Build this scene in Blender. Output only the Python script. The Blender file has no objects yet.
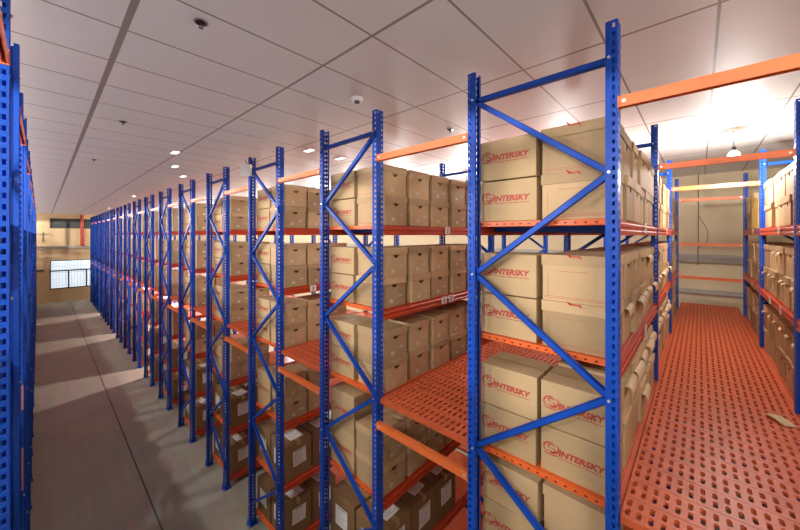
import bpy, math, random
from mathutils import Vector, Matrix, Euler
random.seed(7)
SC = bpy.context.scene
COL = SC.collection
CZ = 4.5                      # eye height above the warehouse floor
CEIL = CZ + 1.41

# ------------------------------------------------------------------ materials
def nt(name):
    m = bpy.data.materials.new(name); m.use_nodes = True
    n = m.node_tree; b = n.nodes['Principled BSDF']
    return m, n, b
def L(n, a, b): n.links.new(a, b)
def plain(name, col, rough=.5, metal=0., spec=.5, noise=0., nscale=20., bump=0., bscale=80.):
    m, n, b = nt(name)
    b.inputs['Base Color'].default_value = (*col, 1); b.inputs['Roughness'].default_value = rough
    b.inputs['Metallic'].default_value = metal; b.inputs['Specular IOR Level'].default_value = spec
    if noise or bump:
        tc = n.nodes.new('ShaderNodeTexCoord')
    if noise:
        t = n.nodes.new('ShaderNodeTexNoise'); t.inputs['Scale'].default_value = nscale; t.inputs['Detail'].default_value = 4
        L(n, tc.outputs['Object'], t.inputs['Vector'])
        mx = n.nodes.new('ShaderNodeMix'); mx.data_type = 'RGBA'; mx.blend_type = 'MIX'
        mx.inputs[6].default_value = (*[c*(1-noise) for c in col], 1); mx.inputs[7].default_value = (*[min(1, c*(1+noise)) for c in col], 1)
        L(n, t.outputs['Fac'], mx.inputs[0]); L(n, mx.outputs[2], b.inputs['Base Color'])
    if bump:
        t2 = n.nodes.new('ShaderNodeTexNoise'); t2.inputs['Scale'].default_value = bscale
        L(n, tc.outputs['Object'], t2.inputs['Vector'])
        bp = n.nodes.new('ShaderNodeBump'); bp.inputs['Strength'].default_value = bump; bp.inputs['Distance'].default_value = .01
        L(n, t2.outputs['Fac'], bp.inputs['Height']); L(n, bp.outputs['Normal'], b.inputs['Normal'])
    return m
def kraft(name, col, var=.25):
    """corrugated kraft board: tint differs from box to box, faint flutes and fibre"""
    m, n, b = nt(name)
    b.inputs['Roughness'].default_value = .72; b.inputs['Specular IOR Level'].default_value = .25
    tc = n.nodes.new('ShaderNodeTexCoord'); oi = n.nodes.new('ShaderNodeObjectInfo')
    t = n.nodes.new('ShaderNodeTexNoise'); t.inputs['Scale'].default_value = 6; t.inputs['Detail'].default_value = 5
    L(n, tc.outputs['Object'], t.inputs['Vector'])
    r = n.nodes.new('ShaderNodeMapRange'); r.inputs[3].default_value = 1-var; r.inputs[4].default_value = 1+var*.6
    L(n, oi.outputs['Random'], r.inputs[0])
    r2 = n.nodes.new('ShaderNodeMapRange'); r2.inputs[3].default_value = .9; r2.inputs[4].default_value = 1.08
    L(n, t.outputs['Fac'], r2.inputs[0])
    mu = n.nodes.new('ShaderNodeMath'); mu.operation = 'MULTIPLY'; L(n, r.outputs[0], mu.inputs[0]); L(n, r2.outputs[0], mu.inputs[1])
    vm = n.nodes.new('ShaderNodeVectorMath'); vm.operation = 'SCALE'; vm.inputs[0].default_value = col
    L(n, mu.outputs[0], vm.inputs['Scale']); L(n, vm.outputs[0], b.inputs['Base Color'])
    t2 = n.nodes.new('ShaderNodeTexNoise'); t2.inputs['Scale'].default_value = 25
    L(n, tc.outputs['Object'], t2.inputs['Vector'])
    bp = n.nodes.new('ShaderNodeBump'); bp.inputs['Strength'].default_value = .12; bp.inputs['Distance'].default_value = .01
    L(n, t2.outputs['Fac'], bp.inputs['Height']); L(n, bp.outputs['Normal'], b.inputs['Normal'])
    return m
def emit(name, col, s):
    m, n, b = nt(name)
    b.inputs['Base Color'].default_value = (*col, 1)
    b.inputs['Emission Color'].default_value = (*col, 1); b.inputs['Emission Strength'].default_value = s
    return m
M = {}
M['blue'] = plain('blue_paint', (.005, .066, .44), .42, spec=.3, noise=.12, nscale=8)
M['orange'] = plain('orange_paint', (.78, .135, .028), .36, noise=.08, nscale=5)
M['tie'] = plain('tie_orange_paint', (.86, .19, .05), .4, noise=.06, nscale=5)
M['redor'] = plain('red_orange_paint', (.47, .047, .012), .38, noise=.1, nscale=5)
M['deck'] = plain('deck_paint', (.62, .12, .043), .42, spec=.4, noise=.14, nscale=7)
M['bounce_grey'] = plain('bounce_neutral_steel', (.5, .5, .49), .5, .0, noise=.1)  # grey for the unseen shelves and decks, chosen to keep red bounce off the ceiling
M['zinc'] = plain('zinc', (.75, .75, .75), .3, .6)
M['kraft'] = kraft('kraft_board', (.53, .36, .195))
M['kraft2'] = kraft('kraft_carton', (.51, .355, .19), .1)
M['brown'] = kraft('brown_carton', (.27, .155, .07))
M['yellow'] = kraft('yellow_carton', (.62, .42, .12), .05)
M['flap'] = plain('flap_liner', (.62, .46, .27), .7)
M['paper'] = plain('paper', (.78, .77, .73), .6)
M['smudge'] = plain('faded_ink', (.2, .19, .19), .7)
M['tape'] = plain('tape', (.42, .275, .13), .55, spec=.3)
M['stick'] = plain('worn_sticker', (.64, .57, .47), .7)
M['red'] = plain('red_ink', (.45, .05, .035), .6)
M['rag'] = plain('red_seal', (.55, .05, .03), .5)
M['black'] = plain('black_plastic_and_hole_shade', (.015, .015, .015), .45)
M['white'] = plain('white_plastic', (.88, .89, .87), .35)
M['chrome'] = plain('chrome', (.6, .6, .6), .15, 1.)
M['redpipe'] = plain('red_pipe', (.50, .05, .03), .4)
M['pink'] = plain('pink_strip', (.62, .22, .20), .5)
M['cream'] = plain('cream_plaster', (.74, .55, .31), .85, noise=.06, nscale=1.5)
M['cream2'] = plain('cream_plaster_end', (.66, .55, .36), .85, noise=.06, nscale=1.5)
M['ledge'] = plain('grey_ledge', (.40, .38, .34), .7)
M['frame'] = plain('window_frame_metal', (.07, .06, .055), .5)
M['bulb'] = emit('bulb_glow', (1, .96, .88), 14)
M['led'] = emit('led_panel', (1, .98, .95), 3.2)
M['glass'] = emit('daylit_glass', (.78, .9, 1.), .75)
M['vent'] = plain('vent_metal', (.10, .11, .10), .6)

def ceil_mat():
    m, n, b = nt('ceiling_panels')
    b.inputs['Roughness'].default_value = .55
    tc = n.nodes.new('ShaderNodeTexCoord'); sp = n.nodes.new('ShaderNodeSeparateXYZ'); L(n, tc.outputs['Object'], sp.inputs[0])
    def line(out, off, per, w):
        a = n.nodes.new('ShaderNodeMath'); a.operation = 'SUBTRACT'; a.inputs[1].default_value = off; L(n, out, a.inputs[0])
        p = n.nodes.new('ShaderNodeMath'); p.operation = 'PINGPONG'; p.inputs[1].default_value = per/2; L(n, a.outputs[0], p.inputs[0])
        c = n.nodes.new('ShaderNodeMath'); c.operation = 'LESS_THAN'; c.inputs[1].default_value = w; L(n, p.outputs[0], c.inputs[0])
        return c.outputs[0]
    lx = line(sp.outputs[0], .375, 1.2, .012); ly = line(sp.outputs[1], 1.71, .6, .0085)
    wide = n.nodes.new('ShaderNodeMath'); wide.operation = 'COMPARE'; wide.inputs[1].default_value = .375; wide.inputs[2].default_value = .02
    L(n, sp.outputs[0], wide.inputs[0])
    mx = n.nodes.new('ShaderNodeMath'); mx.operation = 'MAXIMUM'; L(n, lx, mx.inputs[0]); L(n, ly, mx.inputs[1])
    mx2 = n.nodes.new('ShaderNodeMath'); mx2.operation = 'MAXIMUM'; L(n, mx.outputs[0], mx2.inputs[0]); L(n, wide.outputs[0], mx2.inputs[1])
    t = n.nodes.new('ShaderNodeTexNoise'); t.inputs['Scale'].default_value = .8; t.inputs['Detail'].default_value = 5; L(n, tc.outputs['Object'], t.inputs['Vector'])
    cr = n.nodes.new('ShaderNodeMix'); cr.data_type = 'RGBA'
    cr.inputs[6].default_value = (.66, .67, .67, 1); cr.inputs[7].default_value = (.76, .77, .77, 1); L(n, t.outputs['Fac'], cr.inputs[0])
    mm = n.nodes.new('ShaderNodeMix'); mm.data_type = 'RGBA'; mm.inputs[7].default_value = (.27, .235, .215, 1)
    L(n, mx2.outputs[0], mm.inputs[0]); L(n, cr.outputs[2], mm.inputs[6]); L(n, mm.outputs[2], b.inputs['Base Color'])
    return m
M['ceil'] = ceil_mat()
def floor_mat():
    m, n, b = nt('concrete_floor')
    b.inputs['Roughness'].default_value = .6
    tc = n.nodes.new('ShaderNodeTexCoord'); mp = n.nodes.new('ShaderNodeMapping'); mp.inputs['Scale'].default_value = (9, .5, 1)
    L(n, tc.outputs['Object'], mp.inputs[0])
    t = n.nodes.new('ShaderNodeTexNoise'); t.inputs['Scale'].default_value = 1.0; t.inputs['Detail'].default_value = 4; L(n, mp.outputs[0], t.inputs['Vector'])
    t2 = n.nodes.new('ShaderNodeTexNoise'); t2.inputs['Scale'].default_value = 1.1; t2.inputs['Detail'].default_value = 7; L(n, tc.outputs['Object'], t2.inputs['Vector'])
    a = n.nodes.new('ShaderNodeMix'); a.data_type = 'RGBA'; a.inputs[6].default_value = (.31, .285, .225, 1); a.inputs[7].default_value = (.45, .42, .335, 1)
    L(n, t2.outputs['Fac'], a.inputs[0])
    c = n.nodes.new('ShaderNodeMix'); c.data_type = 'RGBA'; c.blend_type = 'MULTIPLY'; c.inputs[0].default_value = .35
    L(n, a.outputs[2], c.inputs[6]); L(n, t.outputs['Color'], c.inputs[7])
    hs = n.nodes.new('ShaderNodeHueSaturation'); hs.inputs['Saturation'].default_value = .95; hs.inputs['Value'].default_value = 1.15; L(n, c.outputs[2], hs.inputs['Color'])
    L(n, hs.outputs[0], b.inputs['Base Color'])
    return m
M['floor'] = floor_mat()

# ------------------------------------------------------------------ mesh builder
class MB:
    def __init__(s): s.v = []; s.f = []; s.m = []
    def face(s, pts, mi=0):
        i = len(s.v); s.v += [tuple(p) for p in pts]; s.f.append(tuple(range(i, i+len(pts)))); s.m.append(mi)
    def box(s, a, b, mi=0, mat=None):
        x0, y0, z0 = a; x1, y1, z1 = b
        p = [Vector(q) for q in ((x0,y0,z0),(x1,y0,z0),(x1,y1,z0),(x0,y1,z0),(x0,y0,z1),(x1,y0,z1),(x1,y1,z1),(x0,y1,z1))]
        if mat: p = [mat @ q for q in p]
        i = len(s.v); s.v += [tuple(q) for q in p]
        for f in ((0,3,2,1),(4,5,6,7),(0,1,5,4),(1,2,6,5),(2,3,7,6),(3,0,4,7)):
            s.f.append(tuple(i+k for k in f)); s.m.append(mi)
    def prism(s, prof, axis, a, b, mi=0):
        """closed 2D profile swept along axis from a to b"""
        def P(u, v, t):
            return {'x': (t,u,v), 'y': (u,t,v), 'z': (u,v,t)}[axis]
        n = len(prof); i = len(s.v)
        s.v += [P(u, v, a) for u, v in prof] + [P(u, v, b) for u, v in prof]
        for k in range(n):
            s.f.append((i+k, i+(k+1) % n, i+n+(k+1) % n, i+n+k)); s.m.append(mi)
        s.f.append(tuple(i+k for k in range(n))[::-1]); s.m.append(mi)
        s.f.append(tuple(i+n+k for k in range(n))); s.m.append(mi)
    def tube(s, pts, r, mi=0, seg=8, cap=True):
        pts = [Vector(p) for p in pts]; rings = []
        for k, p in enumerate(pts):
            d = (pts[min(k+1, len(pts)-1)] - pts[max(k-1, 0)]).normalized()
            u = d.orthogonal().normalized(); w = d.cross(u)
            rr = r[k] if isinstance(r, (list, tuple)) else r
            i = len(s.v); rings.append(i)
            for q in range(seg):
                a = 2*math.pi*q/seg; s.v.append(tuple(p + rr*(math.cos(a)*u + math.sin(a)*w)))
        for k in range(len(rings)-1):
            for q in range(seg):
                s.f.append((rings[k]+q, rings[k]+(q+1) % seg, rings[k+1]+(q+1) % seg, rings[k+1]+q)); s.m.append(mi)
        if cap:
            s.f.append(tuple(rings[0]+q for q in range(seg))[::-1]); s.m.append(mi)
            s.f.append(tuple(rings[-1]+q for q in range(seg))); s.m.append(mi)
    def lathe(s, prof, c=(0,0,0), mi=0, seg=20):
        rings = []
        for r, z in prof:
            i = len(s.v); rings.append(i)
            for q in range(seg):
                a = 2*math.pi*q/seg; s.v.append((c[0]+r*math.cos(a), c[1]+r*math.sin(a), c[2]+z))
        for k in range(len(rings)-1):
            for q in range(seg):
                s.f.append((rings[k]+q, rings[k]+(q+1) % seg, rings[k+1]+(q+1) % seg, rings[k+1]+q)); s.m.append(mi)
    def mesh(s, name, mats):
        me = bpy.data.meshes.new(name); me.from_pydata(s.v, [], s.f); me.validate()
        for m in mats: me.materials.append(M[m])
        for p, k in zip(me.polygons, s.m): p.material_index = k
        me.update(); return me

def link(name, me, parent=None, loc=(0,0,0), rot=(0,0,0)):
    o = bpy.data.objects.new(name, me); COL.objects.link(o)
    o.location = loc; o.rotation_euler = rot
    if parent is not None: o.parent = parent
    return o
def tag(o, label, cat, group=None):
    o['label'] = label; o['category'] = cat
    if group: o['group'] = group
    return o
def thing(name, label, cat, loc=(0,0,0), rot=(0,0,0), group=None):
    o = link(name, None, None, loc, rot); o.empty_display_size = .1
    return tag(o, label, cat, group)
def struct(name, mb, mats):
    o = link(name, mb.mesh(name, mats)); o['kind'] = 'structure'; return o
def smooth(me):
    for p in me.polygons: p.use_smooth = True
    return me

ORD = ['first','second','third','fourth','fifth','sixth','seventh','eighth','ninth','tenth','eleventh','twelfth','thirteenth','fourteenth','fifteenth','sixteenth','seventeenth','eighteenth']

# ------------------------------------------------------------------ dimensions
X0 = 2.2; BAY = 2.35; PITCH = 1.945; DEP = .89
XL = -.128                                   # centre of the uprights of the racks on the other side of the main aisle
def xl(k): return -.152 if k < 2 else -.133 - .0065*yn(k)
def yn(k): return .365 + PITCH*(k-1) + (.03 if k == 0 else 0.)         # near upright row of rack k (0 = across the walkway)
LV = [CZ+d for d in (.10, -.74, -1.58, -2.615, -3.47, -4.30)]
TOPZ = CZ + 1.205
XEND = 10.4; YFAR = 31.9; XLEFT = -9.; YBACK = -8.
NR = 16

# ------------------------------------------------------------------ room
mb = MB(); mb.box((XLEFT-.2, YBACK-.2, -.2), (XEND+.2, YFAR+.2, 0)); struct('floor', mb, ['floor'])
mb = MB(); mb.box((XLEFT-.2, YBACK-.2, CEIL), (XEND+.2, YFAR+.2, CEIL+.06)); struct('ceiling', mb, ['ceil'])
mb = MB(); mb.box((XEND, YBACK, 0), (XEND+.2, YFAR, CEIL)); struct('wall_right', mb, ['cream2'])
mb = MB(); mb.box((XLEFT-.2, YBACK, 0), (XLEFT, YFAR, CEIL)); struct('wall_left', mb, ['cream2'])
mb = MB(); mb.box((XLEFT-.2, YBACK-.2, 0), (XEND+.2, YBACK, CEIL)); struct('wall_back', mb, ['cream2'])
# far wall with window opening
WX = (.30, 2.95); WZ = (CZ-3.63, CZ-1.70); VX = (.30, 2.7); VZ = (CZ+.45, CZ+1.12)
mb = MB()
mb.box((XLEFT-.2, YFAR, 0), (XEND+.2, YFAR+.2, WZ[0])); mb.box((XLEFT-.2, YFAR, WZ[1]), (XEND+.2, YFAR+.2, VZ[0])); mb.box((XLEFT-.2, YFAR, VZ[1]), (XEND+.2, YFAR+.2, CEIL))
for zz in (WZ, VZ):
    x1 = WX[1] if zz is WZ else VX[1]
    mb.box((XLEFT-.2, YFAR, zz[0]), (WX[0], YFAR+.2, zz[1])); mb.box((x1, YFAR, zz[0]), (XEND+.2, YFAR+.2, zz[1]))
struct('wall_far', mb, ['cream'])
# window frames, panes and bars
mb = MB(); f = .055; zt = CZ-2.42
mb.box((WX[0], YFAR-.02, WZ[0]), (WX[1], YFAR+.08, WZ[0]+f)); mb.box((WX[0], YFAR-.02, WZ[1]-f), (WX[1], YFAR+.08, WZ[1]))
mb.box((WX[0], YFAR-.02, zt-f*.7), (WX[1], YFAR+.08, zt+f*.7))
for x in (WX[0], WX[1]-f): mb.box((x, YFAR-.02, WZ[0]), (x+f, YFAR+.08, WZ[1]))
for i in (1, 2):
    x = WX[0] + i*(WX[1]-WX[0])/3; mb.box((x-f*.7, YFAR-.02, WZ[0]), (x+f*.7, YFAR+.08, zt))
w = struct('window_1', mb, ['frame'])
mb = MB(); mb.box((WX[0], YFAR+.1, WZ[0]), (WX[1], YFAR+.12, WZ[1])); g = link('window_pane', mb.mesh('window_pane', ['glass']), w)
mb = MB()
for i in range(1, 18):
    x = WX[0] + i*(WX[1]-WX[0])/18; mb.box((x-.008, YFAR+.05, WZ[0]), (x+.008, YFAR+.065, WZ[1]))
for i in range(1, 9):
    z = WZ[0] + i*(WZ[1]-WZ[0])/9; mb.box((WX[0], YFAR+.05, z-.008), (WX[1], YFAR+.065, z+.008))
link('security_bars', mb.mesh('security_bars', ['ledge']), w)
mb = MB(); mb.box((VX[0], YFAR+.1, VZ[0]), (VX[1], YFAR+.13, VZ[1]))
for x in (VX[0], VX[0]+.8, VX[0]+1.6, VX[1]-.04): mb.box((x, YFAR-.02, VZ[0]), (x+.04, YFAR+.1, VZ[1]))
for i in range(9):
    z = VZ[0] + i*(VZ[1]-VZ[0])/9; mb.box((VX[0], YFAR+.02, z), (VX[1], YFAR+.1, z+.015))
struct('window_2', mb, ['vent'])
mb = MB(); mb.box((XLEFT, YFAR-.14, CZ-.93), (XEND, YFAR, CZ-.76)); struct('trim_1', mb, ['ledge'])
mb = MB(); mb.box((XEND-.16, -7, CZ-.62), (XEND, YFAR-.2, CZ-.46)); struct('trim_2', mb, ['ledge'])
mb = MB(); mb.box((XEND-.10, -7, CZ-1.36), (XEND, YFAR-.2, CZ-1.27)); struct('trim_3', mb, ['ledge'])
mb = MB(); mb.tube([(0, 0, .67+1.41+.09), (0, 0, .05)], .09, seg=14); mb.tube([(0, 0, 0), (0, 0, .10)], .13, seg=16)
o = thing('fire_pipe', 'red vertical pipe with flared foot by the far wall', 'pipe', (1.83, YFAR-.135, CZ-.759)); link('pipe', mb.mesh('pipe', ['redpipe']), o)
mb = MB(); mb.tube([(1.1, YFAR-.03, CZ+.5), (1.1, YFAR-.03, CZ-.72)], .02, seg=6)
tag(link('conduit', mb.mesh('conduit', ['ledge'])), 'thin grey conduit running down the far wall from the vent', 'conduit')
mb = MB(); mb.box((-.02, YFAR-.04, CZ+.2), (.0, YFAR, CZ-.5)); mb.box((-.3, YFAR-.3, CZ+.04), (.3, YFAR-.26, CZ+.08)); mb.tube([(.0, YFAR, CZ+.06), (.0, YFAR-.28, CZ+.06)], .02)
tag(link('wall_bracket', mb.mesh('wall_bracket', ['frame'])), 'small dark bracket high on the far cream wall', 'bracket')
mb = MB(); mb.box((-.35, YFAR-.06, CZ-2.40), (.05, YFAR, CZ-2.30))
tag(link('switch_box', mb.mesh('switch_box', ['frame'])), 'small dark box on the far wall beside the window', 'switch box')
# floor joint
mb = MB(); mb.box((1.215, YBACK, .0), (1.24, YFAR, .0025)); struct('trim_4', mb, ['frame'])

# ------------------------------------------------------------------ rack pieces
CACHE = {}
def upright_mesh():
    if 'up' in CACHE: return CACHE['up']
    mb = MB(); H = TOPZ; w, d = .045, .06; p = .05; hx = .012
    n = int(H/p); ys = -.03
    zs = []
    z = 0
    hc, hx = .028, .0085
    xs = (-w, -hc-hx, -hc+hx, hc-hx, hc+hx, w)
    rows = [0.]
    for i in range(n):
        rows += [i*p+.013, i*p+.038]
    rows.append(H)
    base = len(mb.v)
    for z in rows:
        for x in xs: mb.v.append((x, ys, z))
    for r in range(len(rows)-1):
        for c in range(5):
            if c in (1, 3) and r % 2 == 1: continue
            a = base + r*6 + c; mb.f.append((a, a+1, a+7, a+6)); mb.m.append(0)
    # hole throats give the steel its thickness
    for i in range(n):
        z0, z1 = i*p+.013, i*p+.038; t = .004
        for cc in (-hc, hc):
            l, r_ = cc-hx, cc+hx
            mb.face([(l,ys,z0),(l,ys+t,z0),(l,ys+t,z1),(l,ys,z1)]); mb.face([(r_,ys,z1),(r_,ys+t,z1),(r_,ys+t,z0),(r_,ys,z0)])
            mb.face([(l,ys,z0),(r_,ys,z0),(r_,ys+t,z0),(l,ys+t,z0)]); mb.face([(l,ys,z1),(l,ys+t,z1),(r_,ys+t,z1),(r_,ys,z1)])
    for sx in (-1, 1):
        yy = (ys, -.018, -.004, ys+d); bs = len(mb.v)
        for z in rows:
            for y in yy: mb.v.append((sx*w, y, z))
        for r in range(len(rows)-1):
            for c in range(3):
                if c == 1 and r % 2 == 1: continue
                a = bs + r*4 + c; mb.f.append((a, a+1, a+5, a+4)); mb.m.append(0)
        a, b = sorted((sx*w, sx*.022)); mb.box((a, ys+d-.003, 0), (b, ys+d, H))
        # a rolled rib down each side
        a, b = sorted((sx*w, sx*(w+.0025))); mb.box((a, ys+.036, 0), (b, ys+.046, H))
    CACHE['up'] = mb.mesh('upright', ['blue']); return CACHE['up']
def base_mesh():
    if 'base' in CACHE: return CACHE['base']
    mb = MB(); mb.box((-.065, -.06, 0), (.065, .06, .008)); mb.box((-.055, -.045, .008), (-.048, .045, .09)); mb.box((.048, -.045, .008), (.055, .045, .09))
    for sx in (-.058, .058): mb.tube([(sx, .05 if sx > 0 else -.05, .008), (sx, .05 if sx > 0 else -.05, .03)], .007, 1, 6)
    CACHE['base'] = mb.mesh('base_plate', ['blue', 'zinc']); return CACHE['base']
def brace_mb(mb, z0, z1, side=-1):
    """from near upright at height z0 to far upright at height z1, in the plane of the frame"""
    a = Vector((0, .012, z0)); b = Vector((0, DEP-.012, z1)); d = (b-a); ln = d.length; d.normalize()
    up = Vector((1,0,0)).cross(d)
    R = Matrix((Vector((1,0,0)), d, up)).transposed().to_4x4(); R.translation = a
    h = .019
    mb.box((-.018, 0, -h), (-.015, ln, h), 0, R); mb.box((-.018, 0, -h), (.016, ln, -h+.003), 0, R); mb.box((-.018, 0, h-.003), (.016, ln, h), 0, R)
    for p in (a, b):
        for sx in (-1, 1):
            mb.lathe([(.0, .006), (.007, .005), (.010, 0)], (0,0,0), 1, 8) if False else None
            c = Vector((sx*.0475, p.y, p.z)); mb.tube([c, c+Vector((sx*.007, 0, 0))], .0085, 1, 8)
def brace_nodes(par):
    out = [(1.0, 1.0)]; z = 1.0; near = par
    while z - .645 > -4.3:
        z2 = z - .645
        out.append((z, z2) if near else (z2, z)); near = not near; z = z2
    return out
def brace_mesh(a, b):
    k = ('br', round(a, 2), round(b, 2))
    if k not in CACHE:
        mb = MB(); brace_mb(mb, CZ+a, CZ+b); CACHE[k] = mb.mesh('brace', ['blue', 'zinc'])
    return CACHE[k]
def braces_all(par):
    k = ('bra', par)
    if k not in CACHE:
        mb = MB()
        for a, b in brace_nodes(par): brace_mb(mb, CZ+a, CZ+b)
        CACHE[k] = mb.mesh('brace_lattice', ['blue', 'zinc'])
    return CACHE[k]
def beam_mesh(mat='redor'):
    """step beam along +X, outer face towards -Y, top at z=0"""
    if ('beam', mat) in CACHE: return CACHE['beam', mat]
    mb = MB(); prof = [(-.026, -.10), (.024, -.10), (.024, 0), (.004, 0), (.004, -.022), (-.020, -.022), (-.026, -.028), (-.026, -.048), (-.019, -.054), (-.019, -.066), (-.026, -.072)]
    mb.prism(prof, 'x', .046, BAY-.046)
    for x in (.046, BAY-.050): mb.box((x, -.028, -.11), (x+.004, .024, .0))
    for x in (.056, BAY-.068):
        for z in (-.09, -.02): mb.box((x, -.0285, z), (x+.010, -.026, z+.010), 1)
    CACHE['beam', mat] = mb.mesh('shelf_beam', [mat, 'zinc']); return CACHE['beam', mat]
def shelf_mesh(mat='orange'):
    if ('shelf', mat) in CACHE: return CACHE['shelf', mat]
    mb = MB(); y0, y1 = .034, DEP-.034; n = 10; x0, x1 = .046, BAY-.046; w = (x1-x0)/n
    for i in range(n):
        a, b = x0+i*w+.001, x0+(i+1)*w-.001
        mb.prism([(a, -.036), (a+.002, -.036), (a+.002, -.003), (b-.002, -.003), (b-.002, -.036), (b, -.036), (b, 0), (a, 0)], 'y', y0, y1)
    for i in range(14):                               # black patches paint the shade of punched holes along the end lip
        y = y0+.05+i*.058; mb.box((x0+.0004, y, -.024), (x0+.003, y+.016, -.014), 1)
    CACHE['shelf', mat] = mb.mesh('shelf_panel', [mat, 'black']); return CACHE['shelf', mat]
def bar_mesh():
    if 'bar' in CACHE: return CACHE['bar']
    mb = MB(); mb.box((-.02, .026, -.075), (.02, DEP-.026, -.038)); mb.box((-.028, .0, -.09), (.028, .05, -.0375)) if False else None
    CACHE['bar'] = mb.mesh('support_bar', ['blue']); return CACHE['bar']
def holder_mesh():
    if 'hold' in CACHE: return CACHE['hold']
    mb = MB(); mb.box((-.05, -.040, -.085), (.05, -.0375, .0)); 
    mb.box((-.018, -.0405, -.072), (.018, -.040, -.055), 1); mb.box((-.012, -.0405, -.05), (.02, -.040, -.03), 1); mb.box((-.03, -.0405, -.02), (.03, -.040, -.013), 1)
    CACHE['hold'] = mb.mesh('label_holder', ['paper', 'smudge']); return CACHE['hold']

def rack(k, label, nb, x0=X0, mirror=False, full=True, levels=LV, tags=()):
    root = thing('storage_rack', label, 'rack', (x0, yn(k), 0), group='blue boltless storage racks')
    s = -1 if mirror else 1
    par = (k % 2 == 0)
    for fr in range(nb+1):
        x = s*fr*BAY
        for j in (0, 1):
            u = link('upright', upright_mesh(), root, (x, j*DEP, 0), (0, 0, math.pi*j))
            link('base_plate', base_mesh(), u)
        if fr == 0 or full:
            for a, b in brace_nodes(par): link('brace', brace_mesh(a, b), root, (x, 0, 0))
        else: link('brace', braces_all(par), root, (x, 0, 0))
    for b in range(nb):
        x = s*b*BAY if not mirror else s*(b+1)*BAY
        for li, z in enumerate(levels):
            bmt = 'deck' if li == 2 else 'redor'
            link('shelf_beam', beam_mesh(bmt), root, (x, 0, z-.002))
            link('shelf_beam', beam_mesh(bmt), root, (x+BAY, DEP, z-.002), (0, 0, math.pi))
            link('shelf_panel', shelf_mesh('bounce_grey' if mirror else 'orange'), root, (x, 0, z-.002))
            if full and li < 2:
                for q in (.3, .7, 1.2, 1.65, 2.05): link('support_bar', bar_mesh(), root, (x+q, 0, z))
    for (x, li) in tags: link('label_holder', holder_mesh(), root, (x-x0, 0, LV[li]-.002))
    return root

nm = ['', 'front', 'second', 'third', 'fourth', 'fifth', 'sixth', 'seventh', 'eighth', 'ninth', 'tenth', 'eleventh', 'twelfth', 'thirteenth', 'fourteenth', 'fifteenth', 'sixteenth']
HOLD = {1: [(3.35, 0), (3.35, 1), (5.7, 0), (5.7, 1), (8., 1)], 2: [(3.34, 0), (3.27, 1), (3.42, 1)], 3: [(2.7, 1)]}
rack(0, 'blue and orange rack across the red walkway, facing the front rack', 3, tags=[(5.3, 0), (5.9, 1), (5.2, 1), (7.6, 0), (7.7, 1)]) 
# labels of the rack across the walkway hang on its far beam line, which faces the walkway
for o in [c for c in bpy.data.objects if c.name.startswith('label_holder')]:
    o.location.y = DEP; o.rotation_euler.z = math.pi
for k in range(1, NR+1):
    lab = {1: 'front blue rack beside the red walkway, holding the large red-printed cartons',
           2: 'second blue rack, beyond the orange deck beside the front rack',
           3: 'third blue rack in the row, with a small white box on its post',
           16: 'sixteenth and last blue rack of the long row, near the far wall'}.get(k, '%s blue rack along the row, counted from the red-printed cartons' % nm[k])
    rack(k, lab, 3 if k == 1 else 2 if k == 2 else 1, full=(k <= 2), tags=HOLD.get(k, ()))
for k in range(1, NR+1):
    lab = 'blue rack opposite the %s cartons rack, across the grey main aisle' % nm[k]
    if k == 1: lab = 'blue rack across the main aisle, first and closest of its row'
    elif k == 16: lab = 'blue rack across the main aisle, last of its row by the far wall'
    else: lab = 'blue rack across the main aisle, %s of its row' % nm[k]
    r = rack(k, lab, 1, x0=xl(k), mirror=True, full=False)
    if k == 3:
        for a, b in ((-1.27, -1.48), (-1.80, -2.16)):
            mb = MB(); mb.box((.036, -.035, CZ+b), (.048, -.0315, CZ+a)); link('marker_strip', mb.mesh('marker_strip', ['pink']), r)
# small white box on the third rack
mb = MB(); mb.box((-.075, -.03, -.085), (.075, .03, .085)); mb.box((-.069, -.034, -.079), (.069, -.03, .079))
o = thing('junction_box', 'small white box fixed at the top of the third rack post', 'junction box', (X0-.115, yn(3)+DEP-.06, CZ+.985), (0, 0, math.radians(-50)))
link('cover', mb.mesh('cover', ['white']), o)
mb = MB(); mb.tube([(0, 0, .085), (.01, 0, .12), (-.03, 0, .16)], .006); link('wire', mb.mesh('wire', ['rag']), o)

# ------------------------------------------------------------------ tie beams across the aisles
GAP = PITCH-DEP
def tie_mesh():
    if 'tie' in CACHE: return CACHE['tie']
    mb = MB(); y0, y1 = .032, GAP-.032
    mb.prism([(-.022, -.03), (-.022, .03), (.022, .03), (.022, -.03), (.012, -.03), (.012, .022), (-.012, .022), (-.012, -.03)], 'y', y0, y1)
    for y, d in ((y0-.0015, 1), (y1-.003, -1)):
        mb.box((-.03, y, -.036), (.03, y+.0045, .033))
    for y in (.06, GAP-.06): mb.tube([(-.0225, y, 0), (-.027, y, 0)], .012, 1, 8)
    CACHE['tie'] = mb.mesh('tie_beam', ['tie', 'zinc']); return CACHE['tie']
def tie(k, x, z, label):
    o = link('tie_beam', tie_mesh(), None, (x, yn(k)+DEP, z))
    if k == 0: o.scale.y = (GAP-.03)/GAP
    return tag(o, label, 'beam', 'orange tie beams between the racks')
def rname(k): return {0: 'walkway-side', 1: 'front'}.get(k, nm[k])
for k in range(0, NR):
    for dz, w in ((.74, 'high'), (-1.825, 'low')):
        if k == 0 and dz < 0: continue
        a, b = ('front', 'second') if k == 1 else (nm[k], nm[k+1])
        if k == 0: lab = 'orange tie beam high over the start of the red walkway'
        else: lab = 'orange tie beam %s between the %s and %s racks%s' % (w, a, b, ', under the orange deck' if dz < 0 else '')
        tie(k, X0-.02, CZ+dz, lab)
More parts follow.
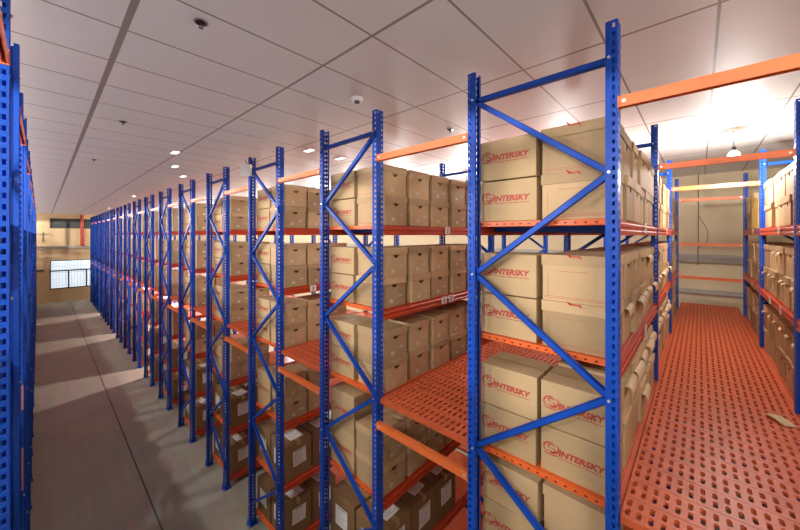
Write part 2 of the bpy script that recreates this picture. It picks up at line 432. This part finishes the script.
for i in (1, 2, 3):
    tie(0, X0+i*BAY, CZ+.74, 'orange tie beam high over the red walkway, %s after the opening one' % ['', 'first', 'second', 'third'][i])
tie(0, X0+3*BAY+.02, CZ-.20, 'orange rail across the closed end of the walkway, upper of two')
tie(0, X0+3*BAY+.02, CZ-.90, 'orange rail across the closed end of the walkway, lower of two')
tie(1, X0+BAY, CZ+.74, 'orange tie beam behind the front rack cartons, deeper in the aisle')
for k in range(1, 8):
    tl = tie(k, xl(k)+.036, CZ+.795, 'orange tie beam high between the %s and %s racks across the main aisle' % (nm[k].replace('front', 'first'), nm[k+1])); tl.scale.x = .5

# ------------------------------------------------------------------ walkway decks
def deck_panel(w=.2, rows=2, name='deck_panel'):
    k = ('dp', w, rows)
    if k in CACHE: return CACHE[k]
    mb = MB(); L_ = GAP-.07; n = 18; ly = L_/n
    # grid in x: [edge, hole, gap, hole, edge]; in y: n cells each [edge, hole, edge]
    hl, hw = .064, .024
    cx = [w*.5-.042, w*.5+.042]
    xs = [0., cx[0]-hl/2, cx[0]+hl/2, cx[1]-hl/2, cx[1]+hl/2, w-.005]
    ysl = [0.]
    for i in range(n):
        c = (i+.5)*ly; ysl += [c-hw/2, c+hw/2]
    ysl.append(L_)
    dimp = .004
    V = {}
    def vid(x, y, z):
        key = (round(x, 5), round(y, 5), round(z, 5))
        if key not in V: V[key] = len(mb.v); mb.v.append((x, y, z))
        return V[key]
    for a in range(len(xs)-1):
        for b in range(len(ysl)-1):
            x0, x1, y0, y1 = xs[a], xs[a+1], ysl[b], ysl[b+1]
            if a in (1, 3) and b % 2 == 1:
                # an oblong hole with rounded corners and a pressed rim
                c = .009; q = [(x0+c, y0), (x1-c, y0), (x1, y0+c), (x1, y1-c), (x1-c, y1), (x0+c, y1), (x0, y1-c), (x0, y0+c)]
                for cor, i, j in (((x0, y0), 7, 0), ((x1, y0), 1, 2), ((x1, y1), 3, 4), ((x0, y1), 5, 6)):
                    mb.f.append((vid(*cor, 0), vid(*q[j], 0), vid(*q[i], 0))); mb.m.append(0)
                for i in range(8):
                    p, r = q[i], q[(i+1) % 8]
                    mb.f.append((vid(*p, 0), vid(*r, 0), vid(*r, -.016), vid(*p, -.016))); mb.m.append(0)
            else:
                mb.f.append((vid(x0, y0, 0), vid(x1, y0, 0), vid(x1, y1, 0), vid(x0, y1, 0))); mb.m.append(0)
    # folded lips
    mb.box((0, 0, -.045), (.0015, L_, -.0005)); mb.box((w-.0065, 0, -.045), (w-.005, L_, -.0005))
    mb.box((0, 0, -.045), (w-.005, .0015, -.0005)); mb.box((0, L_-.0015, -.045), (w-.005, L_, -.0005))
    CACHE[k] = mb.mesh(name, ['deck']); return CACHE[k]
def deck_plain(nx, name='deck_plate', mat='deck'):
    k = ('dpl', nx, mat)
    if k in CACHE: return CACHE[k]
    mb = MB(); L_ = GAP-.07
    for i in range(nx): mb.box((i*.2+.001, 0, -.045), (i*.2+.199, L_, 0))
    CACHE[k] = mb.mesh(name, [mat]); return CACHE[k]
DZ = LV[2]
def deck(k, n, label, fine=True, x0=X0+.0):
    root = thing('walkway_deck', label, 'deck', (x0, yn(k)+DEP+.035, DZ), group='steel decks between the racks')
    if k == 0: root.scale.y = (GAP-.10)/(GAP-.07)
    if fine:
        for i in range(n): link('deck_panel', deck_panel(), root, (i*.2, 0, 0))
    else: link('deck_plate', deck_plain(n, mat='bounce_grey' if x0 < 0 else 'deck'), root)
    return root
deck(0, 40, 'long perforated red-orange steel walkway between the front rack and the rack opposite')
deck(1, 23, 'perforated orange steel deck between the front and second racks')
deck(2, 11, 'orange steel deck between the second and third racks')
deck(3, 11, 'orange steel deck between the third and fourth racks')
for k in range(4, NR): deck(k, 11, 'orange steel deck between the %s and %s racks' % (nm[k], nm[k+1]), False)
for k in range(1, NR): deck(k, 11, 'grey steel deck between the %s and %s racks across the main aisle' % (nm[k].replace('front', 'first'), nm[k+1]), False, x0=xl(k)-2.2)
deck(0, 11, 'grey steel deck before the first rack across the main aisle', False, x0=xl(0)-2.2)

# ------------------------------------------------------------------ boxes
BW, BD, BH = .335, .405, .303
def archive_meshes():
    if 'arch' in CACHE: return CACHE['arch']
    w, d, h = BW/2, BD/2, BH-.006
    mb = MB()
    mb.face([(-w,-d,0),(-w,d,0),(w,d,0),(w,-d,0)])                       # bottom
    mb.face([(-w,d,0),(-w,-d,0),(-w,-d,h),(-w,d,h)]); mb.face([(w,-d,0),(w,d,0),(w,d,h),(w,-d,h)])
    hx, z0, z1 = .037, .198, .228
    for sy in (-1, 1):
        y = sy*d
        xs, zs = (-w, -hx, hx, w), (0, z0, z1, h)
        for a in range(3):
            for b in range(3):
                if a == 1 and b == 1: continue
                q = [(xs[a],y,zs[b]),(xs[a+1],y,zs[b]),(xs[a+1],y,zs[b+1]),(xs[a],y,zs[b+1])]
                mb.face(q if sy < 0 else q[::-1])
        # rounded lower corners of the hand hole
        for sx in (-1, 1):
            mb.face([(sx*hx, y, z0), (sx*hx, y, z0+.02), (sx*(hx-.025), y, z0)])
        # lower half of the cut flap pushed inwards
        mb.face([(-hx, y, z1), (hx, y, z1), (hx-.01, y-sy*.028, z1-.012), (-hx+.01, y-sy*.028, z1-.012)])
    body = mb.mesh('body', ['kraft'])
    mb = MB(); e = .007; lz = BH-.068
    mb.face([(-w-e,-d-e,BH),(w+e,-d-e,BH),(w+e,d+e,BH),(-w-e,d+e,BH)])
    ring = [(-w-e,-d-e),(w+e,-d-e),(w+e,d+e),(-w-e,d+e)]; inn = [(-w-.003,-d-.003),(w+.003,-d-.003),(w+.003,d+.003),(-w-.003,d+.003)]
    for i in range(4):
        a, b = ring[i], ring[(i+1) % 4]; c, dd = inn[i], inn[(i+1) % 4]
        mb.face([(*a,lz),(*b,lz),(*b,BH),(*a,BH)]); mb.face([(*a,lz),(*c,lz),(*dd,lz),(*b,lz)]); mb.face([(*c,lz),(*c,BH-.004),(*dd,BH-.004),(*dd,lz)])
    lid = mb.mesh('lid', ['kraft'])
    lab = []; y = -d-.0012
    for (cx, cz, ww, hh, a) in ((-.045, .060, .022, .018, .15), (.085, .105, .028, .010, -.1)):
        R = Matrix.Translation((cx, y, cz)) @ Matrix.Rotation(a, 4, 'Y'); mb = MB(); mb.box((-ww, -.0006, -hh), (ww, .0008, hh), 0, R)
        mb.box((-ww*.7, -.0012, -.002), (ww*.6, -.0006, .002), 1, R); lab.append(mb.mesh('sticker', ['stick', 'smudge']))
    # curled paper flap at the hand hole
    def flapm(wd, out, drop, curl):
        mb = MB(); n = 8; pts = []
        for i in range(n+1):
            t = i/n; pts.append((-d-.008-out*math.sin(math.pi*.62*t), BH-.066-drop*t**1.3+curl*math.sin(math.pi*t)))
        for i in range(n):
            (y0, z0), (y1, z1) = pts[i], pts[i+1]
            w0, w1 = wd-.012*(i/n)**2, wd-.012*((i+1)/n)**2
            mb.face([(-w0, y0, z0), (w0, y0, z0), (w1, y1, z1), (-w1, y1, z1)])
            mb.face([(-w0, y0+.003, z0-.003), (-w1, y1+.003, z1-.003), (w1, y1+.003, z1-.003), (w0, y0+.003, z0-.003)])
            for sg in (-1, 1): mb.face([(sg*w0, y0, z0), (sg*w1, y1, z1), (sg*w1, y1+.003, z1-.003), (sg*w0, y0+.003, z0-.003)])
        return mb.mesh('flap', ['flap'])
    flaps = [flapm(.15, .032, .075, .014), flapm(.14, .026, .06, .01), flapm(.15, .04, .07, .02), flapm(.06, .022, .04, .004), flapm(.05, .028, .035, .006)]
    # one-piece version for far boxes; a black patch paints the hand hole's shade
    mb = MB(); mb.box((-w, -d, 0), (w, d, h-.03)); mb.box((-w-e, -d-e, lz), (w+e, d+e, BH)); mb.box((-hx, -d-.001, z0), (hx, -d+.01, z1), 1); mb.box((-.07, y-.001, .045), (-.02, y+.001, .075), 2)
    one = mb.mesh('archive_box', ['kraft', 'black', 'paper'])
    CACHE['arch'] = (body, lid, lab, flaps, one); return CACHE['arch']

def text_mesh(s, size, shear=.0, off=.0, name='lettering'):
    cu = bpy.data.curves.new(name, 'FONT'); cu.body = s; cu.size = size; cu.shear = shear; cu.offset = off; cu.extrude = .0003; cu.resolution_u = 3
    ob = bpy.data.objects.new(name, cu); COL.objects.link(ob)
    bpy.context.view_layer.update()
    me = bpy.data.meshes.new_from_object(ob.evaluated_get(bpy.context.evaluated_depsgraph_get()))
    COL.objects.unlink(ob); bpy.data.objects.remove(ob); return me
def logo_mesh():
    """red swirl emblem, slanted capitals and a line of fine print; local x runs along the print, y up"""
    if 'logo' in CACHE: return CACHE['logo']
    mb = MB()
    def swoosh(pts, ws):
        n = len(pts)
        for i in range(n-1):
            (x0, y0), (x1, y1) = pts[i], pts[i+1]; dx, dy = x1-x0, y1-y0; l = math.hypot(dx, dy) or 1; nx, ny = -dy/l, dx/l
            a, b = ws[i], ws[i+1]
            mb.face([(x0-nx*a, y0-ny*a, .0004), (x0+nx*a, y0+ny*a, .0004), (x1+nx*b, y1+ny*b, .0004), (x1-nx*b, y1-ny*b, .0004)])
    def arc(cx, cy, rx, ry, a0, a1, w, n=22, tap=True, rot=0.):
        pts, ws = [], []
        for i in range(n+1):
            t = i/n; a = math.radians(a0+(a1-a0)*t); x, y = rx*math.cos(a), ry*math.sin(a)
            pts.append((cx+x*math.cos(rot)-y*math.sin(rot), cy+x*math.sin(rot)+y*math.cos(rot))); ws.append(w*(math.sin(math.pi*t)**.6 if tap else 1)+.0004)
        swoosh(pts, ws)
    # two nested sweeps and an S in the middle
    arc(-.128, .012, .042, .031, 60, 235, .0042, rot=.2); arc(-.128, .012, .042, .031, 250, 400, .0046, rot=.2)
    arc(-.123, .021, .021, .012, 20, 265, .0042); arc(-.126, -.001, .021, .011, 90, -165, .0042)
    arc(-.130, -.017, .045, .012, 200, 350, .003)
    t = text_mesh('INTERSKY', .050, .22, .0022)
    o = len(mb.v); xs = [v.co.x for v in t.vertices]; x0, x1 = min(xs), max(xs); sc = .24/(x1-x0)
    mb.v += [(-.088+(v.co.x-x0)*sc, -.016+v.co.y*.95, v.co.z+.0003) for v in t.vertices]
    for p in t.polygons: mb.f.append(tuple(o+i for i in p.vertices)); mb.m.append(0)
    rnd = random.Random(3); x = -.085
    while x < .14:
        l = rnd.uniform(.006, .016); mb.face([(x, -.034, .0004), (x+l, -.034, .0004), (x+l+.001, -.0285, .0004), (x+.001, -.0285, .0004)]); x += l+.004
    CACHE['logo'] = mb.mesh('printed_logo', ['red']); return CACHE['logo']
CW, CD, CH = .335, .415, .296
def carton_meshes(w=CW, d=CD, h=CH, key='cart', mat='kraft2'):
    if key in CACHE: return CACHE[key]
    mb = MB(); w, d = w/2, d/2; b = .004
    # closed carton with softly crushed edges, top flaps meeting along the long middle
    prof = [(-w+b, 0), (w-b, 0), (w, b), (w, h-b), (w-b, h), (.0025, h), (.0008, h-.006), (-.0008, h-.006), (-.0025, h), (-w+b, h), (-w, h-b), (-w, b)]
    mb.prism(prof, 'y', -d, d)
    body = mb.mesh('body', [mat])
    mb = MB(); mb.box((-.026, -d-.0008, h), (.026, d+.0008, h+.0007)); mb.box((-.026, -d-.001, h-.06), (.026, -d, h+.0007)); mb.box((-.026, d, h-.06), (.026, d+.001, h+.0007))
    tape = mb.mesh('tape', ['tape'])
    CACHE[key] = (body, tape); return CACHE[key]
def lines_mesh():
    """faint printed form lines on the long side of a lidded box (faces -X)"""
    if 'lines' in CACHE: return CACHE['lines']
    mb = MB(); x = -BW/2-.0008
    for (y0, y1, z) in ((-.19, .19, .030), (-.19, .19, .019), (-.07, .10, .196)):
        mb.face([(x, y1, z), (x, y0, z), (x, y0, z+.0022), (x, y1, z+.0022)])
    for z in (.03, .19): mb.face([(x, .168, z), (x, .166, z), (x, .166, .19), (x, .168, .19)])
    CACHE['lines'] = mb.mesh('printed_lines', ['red']); return CACHE['lines']
def seal_mesh():
    if 'seal' in CACHE: return CACHE['seal']
    mb = MB(); x = -BW/2-.0075
    mb.box((x-.004, -.026, BH-.012), (x, .030, BH-.004)); mb.tube([(x-.003, .03, BH-.008), (x-.02, .045, BH+.012)], [.007, .002], 0, 6); mb.tube([(x-.003, -.02, BH-.008), (x-.012, -.035, BH-.022)], [.006, .002], 0, 6)
    CACHE['seal'] = mb.mesh('string_seal', ['rag']); return CACHE['seal']

def jit(a): return random.uniform(-a, a)
FAR = []         # anonymous mass of the far racks
def archive(x, y, z, label, group, rz=0., tilt=0., fine=True, flap=None, lines=False, seal=False, face=-1, stick=True, lean=0.):
    body, lid, lab, flaps, one = archive_meshes()
    rz += math.pi if face > 0 else 0
    if not fine:
        return tag(link('archive_box', one, None, (x, y, z), (0, 0, rz)), label, 'box', group)
    r = thing('archive_box', label, 'box', (x, y, z+abs(lean)*.17), (tilt, lean, rz), group)
    if lean == 0 and not lines: r.scale.x = random.uniform(.93, 1.)
    link('body', body, r); l = link('lid', lid, r, (jit(.0015), jit(.0015), 0), (0, 0, jit(.004)))
    if stick:
        for q in lab: link('sticker', q, r)
    if flap is not None: link('flap', flaps[3 + flap % 2 if face > 0 else flap % 3], r, (jit(.01), 0, 0), (0, 0, jit(.05)))
    if lines: link('printed_lines', lines_mesh(), r)
    if seal: link('string_seal', seal_mesh(), r)
    return r
def carton(x, y, z, label, group, rz=0., logo=True, tilt=(0, 0), off=(0., .0), key='cart', dims=(CW, CD, CH), mat='kraft2', labels=0):
    body, tape = carton_meshes(*dims, key=key, mat=mat)
    r = thing('carton', label, 'box', (x, y, z), (tilt[0], tilt[1], rz), group)
    link('body', body, r); link('tape', tape, r)
    if logo: link('printed_logo', logo_mesh(), r, (-dims[0]/2-.0006, off[0], dims[2]*.52+off[1]), (math.pi/2, 0, -math.pi/2)).scale = (1.12, 1.12, 1)
    if labels:
        w, d, h = dims[0]/2, dims[1]/2, dims[2]
        if 'plab' not in CACHE:
            mb = MB(); mb.box((-.105, -.001, -.11), (.105, 0, .11))
            for i in range(7): mb.box((-.085, -.0016, .085-i*.027), (.085-.03*(i % 3), -.001, .0885-i*.027), 1)
            mb.box((-.06, -.0016, .088), (.06, -.001, .1), 1)
            CACHE['plab'] = mb.mesh('paper_label', ['paper', 'smudge'])
        link('paper_label', CACHE['plab'], r, (.01, -d, h*.55), (0, jit(.05), 0))
        if labels > 1: link('paper_label', CACHE['plab'], r, (-w, .02, h*.52), (0, 0, -math.pi/2))
        if labels > 2: link('paper_label', CACHE['plab'], r, (.02, -.02, h+.0012), (-math.pi/2, 0, .1+jit(.1)))
    return r
SH = ['top', 'second', 'third', 'fourth', 'fifth', 'bottom']
def cx(bay, i): return X0+bay*BAY+.062+.371*(i+.5)
EPS = .0012

# ---- rack beside the walkway (k=1)
Y1 = yn(1); yA = Y1+.215; yB = Y1+DEP-.225
gq = 'lidded boxes facing the red walkway'
for li in (0, 1, 2):
    for st in (0, 1):
        z = LV[li]+EPS+st*(BH+.002); pos = 'upper' if st else 'lower'
        # far column at the end frame: printed cartons
        carton(cx(0, 0)-.01+jit(.004), yB+jit(.004), z, 'red-printed carton at front rack end, %s of two, %s shelf, back half' % (pos, SH[li]), 'red-printed cartons', jit(.012), off=(.005, .012))
        if li == 2:
            carton(cx(0, 0)+.0, yA+.005, z, 'red-printed carton beside the walkway, %s of two, front rack third shelf' % pos, 'red-printed cartons', jit(.01), off=(.0, .0))
        else:
            archive(cx(0, 0), yA, z, 'lidded box with red string seal, %s of two, %s shelf end of front rack' % (pos, SH[li]), gq, jit(.015), lines=True, seal=True)
        for c in range(1, 18):
            b, i = divmod(c, 6)
            if c >= 12 and li == 2 and False: continue
            lab = 'kraft lidded box, %s from open end, %s of pair, front rack %s shelf' % (ORD[c], pos, SH[li])
            fl = None
            if li == 1 and st == 0 and c < 12: fl = c
            if li == 1 and st == 1 and c in (4, 7): fl = c
            if li == 2 and st == 1 and c < 14: fl = c+1
            if li == 2 and st == 0 and c in (3,): fl = c
            if fl is not None: lab = 'curled-flap kraft box, %s from open end, %s of pair, front rack %s shelf' % (ORD[c], pos, SH[li])
            archive(cx(b, i)+jit(.006), yA-.005+jit(.012), z, lab, gq, jit(.03) if st else jit(.015), fine=(c < 12), flap=fl, stick=False, lean=jit(.01) if st else 0.)
# below the deck: stacks of three
for st in range(3):
    z = LV[3]+EPS+st*(BH+.001)
    pos = ['lowest', 'middle', 'topmost'][st]
    carton(cx(0, 0)+.015, yB-.005, z, 'red-printed carton under the deck, front rack fourth shelf, %s of three' % pos, 'red-printed cartons', jit(.03), off=(.01, 0))
    archive(cx(0, 0)+.03, yA-.0, z, 'plain lidded box under the deck, front rack fourth shelf, %s of three' % pos, 'lidded boxes below the decks', jit(.02))
    for c in (1, 2):
        archive(cx(0, c), yB, z, 'kraft box %s behind the carton stack, %s of three, front rack fourth shelf' % (['', 'directly', 'second'][c], pos), 'lidded boxes below the decks', jit(.02), fine=False, face=1)

# ---- rack across the walkway (k=0): boxes face the walkway (+Y)
Y0 = yn(0); yf = Y0+DEP-.215
for li in (0, 1, 2):
    for st in (0, 1):
        z = LV[li]+EPS+st*(BH+.002); pos = 'upper' if st else 'lower'
        for c in range(5, 18):
            b, i = divmod(c, 6)
            if li == 0 and c in (13, 14): continue
            fl = c if (li, st) in ((2, 1), (1, 0)) and c < 13 or (li == 1 and c in (6, 8, 9)) else None
            kind = 'flapped kraft box' if fl is not None else 'pale kraft lidded box'
            lab = '%s across the walkway, %s from wall end, %s of pair, %s shelf' % (kind, ORD[17-c], pos, SH[li])
            archive(cx(b, i)+jit(.006), yf+jit(.012), z, lab, 'boxes across the walkway', jit(.03), fine=(c < 13), flap=fl, face=1, stick=False, lean=jit(.01) if st else 0.)
carton(cx(2, 1)+.05, yf+.03, LV[0]+EPS+.012, 'yellowish tape-wrapped carton leaning on the top shelf across the walkway', 'box', 0, False, tilt=(0, 0), key='yel', dims=(.36, .42, .46), mat='yellow').rotation_euler = (0, math.radians(-4), .1)
bpy.context.view_layer.update()
for o in bpy.data.objects:
    if o.get('label', '').startswith('yellowish'): o['group'] = 'boxes across the walkway'; o.location.z = LV[0]+EPS+.012

# ---- second rack (k=2)
def rack_boxes(k, ncol, nback, fine):
    Yk = yn(k); ya = Yk+.215; yb = Yk+DEP-.225
    g = 'lidded boxes in the %s rack' % nm[k]
    for li in (0, 1, 2):
        for st in (0, 1):
            z = LV[li]+EPS+st*(BH+.002); pos = 'upper' if st else 'lower'
            for c in range(ncol):
                if k == 2 and li == 2 and c == 1 and st == 1: pass
                w = 'dark-holed' if False else 'kraft lidded box'
                archive(cx(0, c)+(.02+.03*c if k == 2 else .012*(k % 3))+jit(.008), ya+jit(.012), z, '%s, %s from aisle end, %s of pair, %s rack %s shelf' % (w, ORD[c], pos, nm[k], SH[li]), g, jit(.025), fine=fine, lines=fine and c == 0)
            for c in range(nback):
                carton(cx(0, c)-.005+jit(.006), yb+jit(.004), z, 'red-printed carton at the %s rack back corner, %s of two, %s shelf' % (nm[k], pos, SH[li]), 'red-printed cartons', jit(.015), logo=(k < 8), off=(0, 0))
    dims = (.41, .42, .50)
    if k == 2:
        for st in range(3):
            z = LV[3]+EPS+st*(BH+.001); pos = ['lowest', 'middle', 'topmost'][st]
            if st < 2: carton(cx(0, 0)-.0, yb, LV[3]+EPS+st*.422, 'tall kraft carton with red lines, second rack fourth shelf, %s of two' % ['lower', 'upper'][st], 'red-printed cartons', jit(.01), True, key='tall', dims=(.335, .415, .42))
            for c in range(5):
                if st == 2 and c in (0, 1): continue
                archive(cx(0, c), ya, z, 'kraft box, %s from aisle end, %s of stack, second rack fourth shelf' % (ORD[c], pos), 'lidded boxes below the decks', jit(.03))
    else:
        for c in range(min(ncol, 2)):
            for st in range(2):
                archive(cx(0, c)+.01, ya+jit(.01), LV[3]+EPS+st*(BH+.002), 'kraft box, %s from aisle end, %s of pair, %s rack fourth shelf' % (ORD[c], 'upper' if st else 'lower', nm[k]), g, jit(.03), fine=fine)
        carton(cx(0, 0), yb, LV[3]+EPS, 'tall brown carton at back of the %s rack fourth shelf' % nm[k], 'brown shipping cartons', jit(.02), k < 5, key='tall2', dims=(.335, .415, .52), mat='kraft2')
    for li in (4, 5):
        for c in range(3 if k == 2 else 2 if k < 6 else 1):
            x = X0+.07+.44*(c+.5)
            if li == 5 and k == 2: continue
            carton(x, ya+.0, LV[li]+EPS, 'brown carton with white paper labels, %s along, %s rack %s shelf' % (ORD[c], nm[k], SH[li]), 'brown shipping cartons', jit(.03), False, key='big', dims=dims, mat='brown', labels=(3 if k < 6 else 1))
        if li == 5 and k == 2: continue
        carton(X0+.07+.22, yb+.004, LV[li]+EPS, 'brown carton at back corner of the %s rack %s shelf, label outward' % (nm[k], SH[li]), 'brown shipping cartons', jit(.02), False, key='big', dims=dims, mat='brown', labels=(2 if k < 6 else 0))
rack_boxes(2, 5, 1, True)
rack_boxes(3, 3, 1, True)
rack_boxes(4, 2, 1, True)
for k in (5, 6, 7, 8): rack_boxes(k, 1 if k > 5 else 2, 1, False)
mb = MB()
for k in range(9, NR+1):
    for li in range(6):
        for st in (0, 1):
            for y in (yn(k)+.215, yn(k)+DEP-.225):
                x = cx(0, 0); z = LV[li]+EPS+st*(BH+.002)
                mb.box((x-.165, y-.2, z), (x+.165, y+.2, z+.22)); mb.box((x-.172, y-.207, z+.215), (x+.172, y+.207, z+.283))
o = link('distant_boxes', mb.mesh('distant_boxes', ['kraft'])); o['kind'] = 'stuff'; tag(o, 'kraft boxes on the distant racks towards the far wall', 'boxes')

# scrap on the walkway
mb = MB(); n = 5
for i in range(n):
    a, b = i/n, (i+1)/n; h = lambda t: .004+.02*math.sin(t*2.6)
    mb.face([(-.09+.18*a, -.05, h(a)), (-.09+.18*b, -.045, h(b)), (-.09+.18*b, .05, h(b)+.006), (-.09+.18*a, .045, h(a)+.006)])
    mb.face([(-.09+.18*a, -.05, h(a)-.003), (-.09+.18*a, .045, h(a)+.003), (-.09+.18*b, .05, h(b)+.003), (-.09+.18*b, -.045, h(b)-.003)])
tag(link('cardboard_scrap', mb.mesh('cardboard_scrap', ['flap']), None, (4.22, -.50, DZ+.001), (0, 0, .6)), 'torn piece of cardboard lying on the red walkway', 'scrap')

# ------------------------------------------------------------------ ceiling fittings
mb = MB(); mb.lathe([(.0, 0), (.06, 0), (.062, -.012), (.05, -.03), (.03, -.034), (.0, -.034)], seg=24); bm_ = smooth(mb.mesh('detector_body', ['white']))
mb = MB(); mb.lathe([(.028, -.034), (.026, -.052), (.012, -.058), (0, -.058)], seg=20); hd = mb.mesh('sensing_head', ['vent'])
o = thing('smoke_detector', 'round white smoke detector on the ceiling above the second rack', 'smoke detector', (1.66, 2.44, CEIL)); link('detector_body', bm_, o); link('sensing_head', hd, o)
def at_ceil(px, py, dz=1.41):
    fwd = 327*dz/(235-py); r = (px-400)/327*fwd
    return (.6755*r+.7373*fwd, -.7373*r+.6755*fwd)
o.location = (*at_ceil(357, 98), CEIL)
def sprinkler(px, py, label, s=1.):
    x, y = at_ceil(px, py)
    r = thing('sprinkler', label, 'sprinkler', (x, y, CEIL), group='ceiling sprinklers')
    if 'spr' not in CACHE:
        a = MB(); a.lathe([(.036, 0), (.042, -.004), (.042, -.012), (.033, -.014), (.033, -.002)], seg=20)
        b = MB(); b.tube([(0, 0, -.001), (0, 0, -.006)], .033, 0, 14); b.tube([(0, 0, -.006), (0, 0, -.028)], .010, 0, 8); b.tube([(.010, 0, -.02), (.011, 0, -.035), (0, 0, -.043)], .003, 0, 6); b.tube([(-.010, 0, -.02), (-.011, 0, -.035), (0, 0, -.043)], .003, 0, 6)
        c = MB(); c.lathe([(0, -.043), (.015, -.044), (.015, -.047), (0, -.048)], seg=12)
        CACHE['spr'] = (a.mesh('escutcheon', ['chrome']), b.mesh('frame', ['black']), c.mesh('deflector', ['chrome']))
    for n_, me in zip(('escutcheon', 'yoke', 'deflector'), CACHE['spr']): link(n_, me, r)
sprinkler(201, 21, 'chrome sprinkler head on the ceiling above the main aisle, largest in view')
sprinkler(123, 121, 'small dark sprinkler head on the ceiling far along the main aisle')
sprinkler(450, 129, 'small sprinkler head on the ceiling over the deck behind the second rack')
sprinkler(94, 159, 'tiny distant sprinkler head on the ceiling, deep along the main aisle')
# flush ceiling lights
if True:
    for (px, py, lab) in ((309, 150, 'over the third rack boxes'), (340, 158, 'just past the third rack, seen over its boxes'), (175, 152, 'over the main aisle by the sixth rack'), (175, 166, 'at the seventh rack end'), (183, 176, 'above the eighth rack end'), (134, 196, 'far along above the rack ends'), (109, 208, 'very far along above the rack ends')):
        x, y = at_ceil(px, py)
        r = thing('ceiling_light', 'slim flush ceiling light %s' % lab, 'light', (x, y, CEIL), group='flush ceiling lights')
        if 'cl' not in CACHE:
            a = MB(); a.box((-.05, -.11, -.012), (.05, .11, 0)); b = MB(); b.box((-.042, -.10, -.014), (.042, .10, -.012))
            CACHE['cl'] = (a.mesh('housing', ['white']), b.mesh('diffuser', ['led']))
        link('housing', CACHE['cl'][0], r); link('diffuser', CACHE['cl'][1], r)

# ------------------------------------------------------------------ pendant bulbs: the lamps of the hall and added unseen fill bulbs
def bulb_parts():
    if 'bulb' in CACHE: return CACHE['bulb']
    a = MB(); a.lathe([(0, 0), (.05, 0), (.048, -.015), (.02, -.03), (0, -.03)], seg=16)
    b = MB(); b.tube([(0, 0, -.03), (0, 0, -.24)], .004, 0, 6)
    c = MB(); c.lathe([(.0, -.23), (.018, -.235), (.024, -.25), (.024, -.29), (0, -.29)], seg=14)
    d = MB(); d.lathe([(.02, -.29), (.045, -.31), (.062, -.345), (.062, -.37), (.045, -.405), (.0, -.42)], seg=18)
    CACHE['bulb'] = (a.mesh('ceiling_rose', ['white']), b.mesh('cord', ['black']), c.mesh('socket', ['black']), smooth(d.mesh('bulb', ['bulb'])))
    M['bulb'].cycles.emission_sampling = 'NONE'
    return CACHE['bulb']
def pendant(x, y, w, label, ztop=CEIL, col=(1, .975, .94), group='pendant bulbs', spread=None):
    r = thing('pendant_lamp', label, 'lamp', (x, y, ztop), group=group)
    for n_, me in zip(('ceiling_rose', 'cord', 'socket', 'bulb'), bulb_parts()): link(n_, me, r)
    ld = bpy.data.lights.new('lamp_light', 'SPOT' if spread else 'POINT')
    if spread: ld.spot_size = math.radians(spread); ld.spot_blend = .01
    ld.energy = w; ld.color = col; ld.shadow_soft_size = .05
    lo = bpy.data.objects.new('lamp_light', ld); COL.objects.link(lo); lo.parent = r; lo.location = (0, 0, -.485)
    return r
yc = lambda k: yn(k)+DEP+GAP/2
pendant(6.2, -.335, 95, 'lit bulb hanging on a cord over the red walkway')
WR, WL = 80, 215
for k in range(1, NR): pendant(6.2, yc(k), WR, 'bulb hanging over the aisle beyond the %s rack' % rname(k))
for k in range(0, NR): pendant(-1.75, yc(k), WL, 'bulb hanging across the main aisle, %s along' % ORD[k], spread=180)
pendant(-1.9, 31.2, 60, 'added unseen bulb by the far wall, left of the window')  # this bulb and the next are added out of view to brighten the far wall
pendant(4.2, 31.2, 60, 'added unseen bulb by the far wall, beyond the last rack')
pendant(.9, -2.4, 60, 'added fill bulb behind the walkway start')  # this and the next two are added fill bulbs behind the camera
pendant(3.2, -3.6, 80, 'added fill bulb beyond the rack opposite the walkway')
pendant(-1.75, -2.4, 80, 'added fill bulb behind the first rack across the main aisle')
for k in (7, 10, 13):
    pendant(4.25, yc(k), 300, 'bulb hanging under the deck beyond the %s rack' % rname(k), ztop=DZ-.05)
for k in (2, 4):
    pendant(4.25, yc(k), 10, 'dim bulb hanging under the deck beyond the %s rack' % rname(k), ztop=DZ-.05)

# hanging cable at the end wall
mb = MB(); mb.tube([(XEND-.25, .02, CZ+1.40), (XEND-.25, .02, CZ+.3), (XEND-.26, .03, CZ-.7)], .008, 0, 6); mb.tube([(XEND-.25, .02, CZ+.45), (XEND-.25, -.14, CZ+.1), (XEND-.25, -.13, CZ-.15), (XEND-.25, .02, CZ-.3)], .006, 0, 6)
tag(link('hanging_cable', mb.mesh('hanging_cable', ['frame'])), 'dark cable hanging down the cream wall at the walkway end', 'cable')

# ------------------------------------------------------------------ world, camera, view
w = bpy.data.worlds.new('world'); SC.world = w; w.use_nodes = True
w.node_tree.nodes['Background'].inputs[0].default_value = (.75, .85, 1, 1); w.node_tree.nodes['Background'].inputs[1].default_value = .3
cam = bpy.data.cameras.new('camera'); co = bpy.data.objects.new('camera', cam); COL.objects.link(co)
cam.sensor_width = 36; cam.lens = 327/800*36; cam.shift_y = -30/800; cam.clip_start = .05
co.location = (0, 0, CZ); co.rotation_euler = (math.pi/2, 0, -math.radians(47.5))
SC.camera = co
SC.view_settings.view_transform = 'Standard'; SC.view_settings.look = 'None'; SC.view_settings.gamma = 1; SC.view_settings.exposure = 0.28
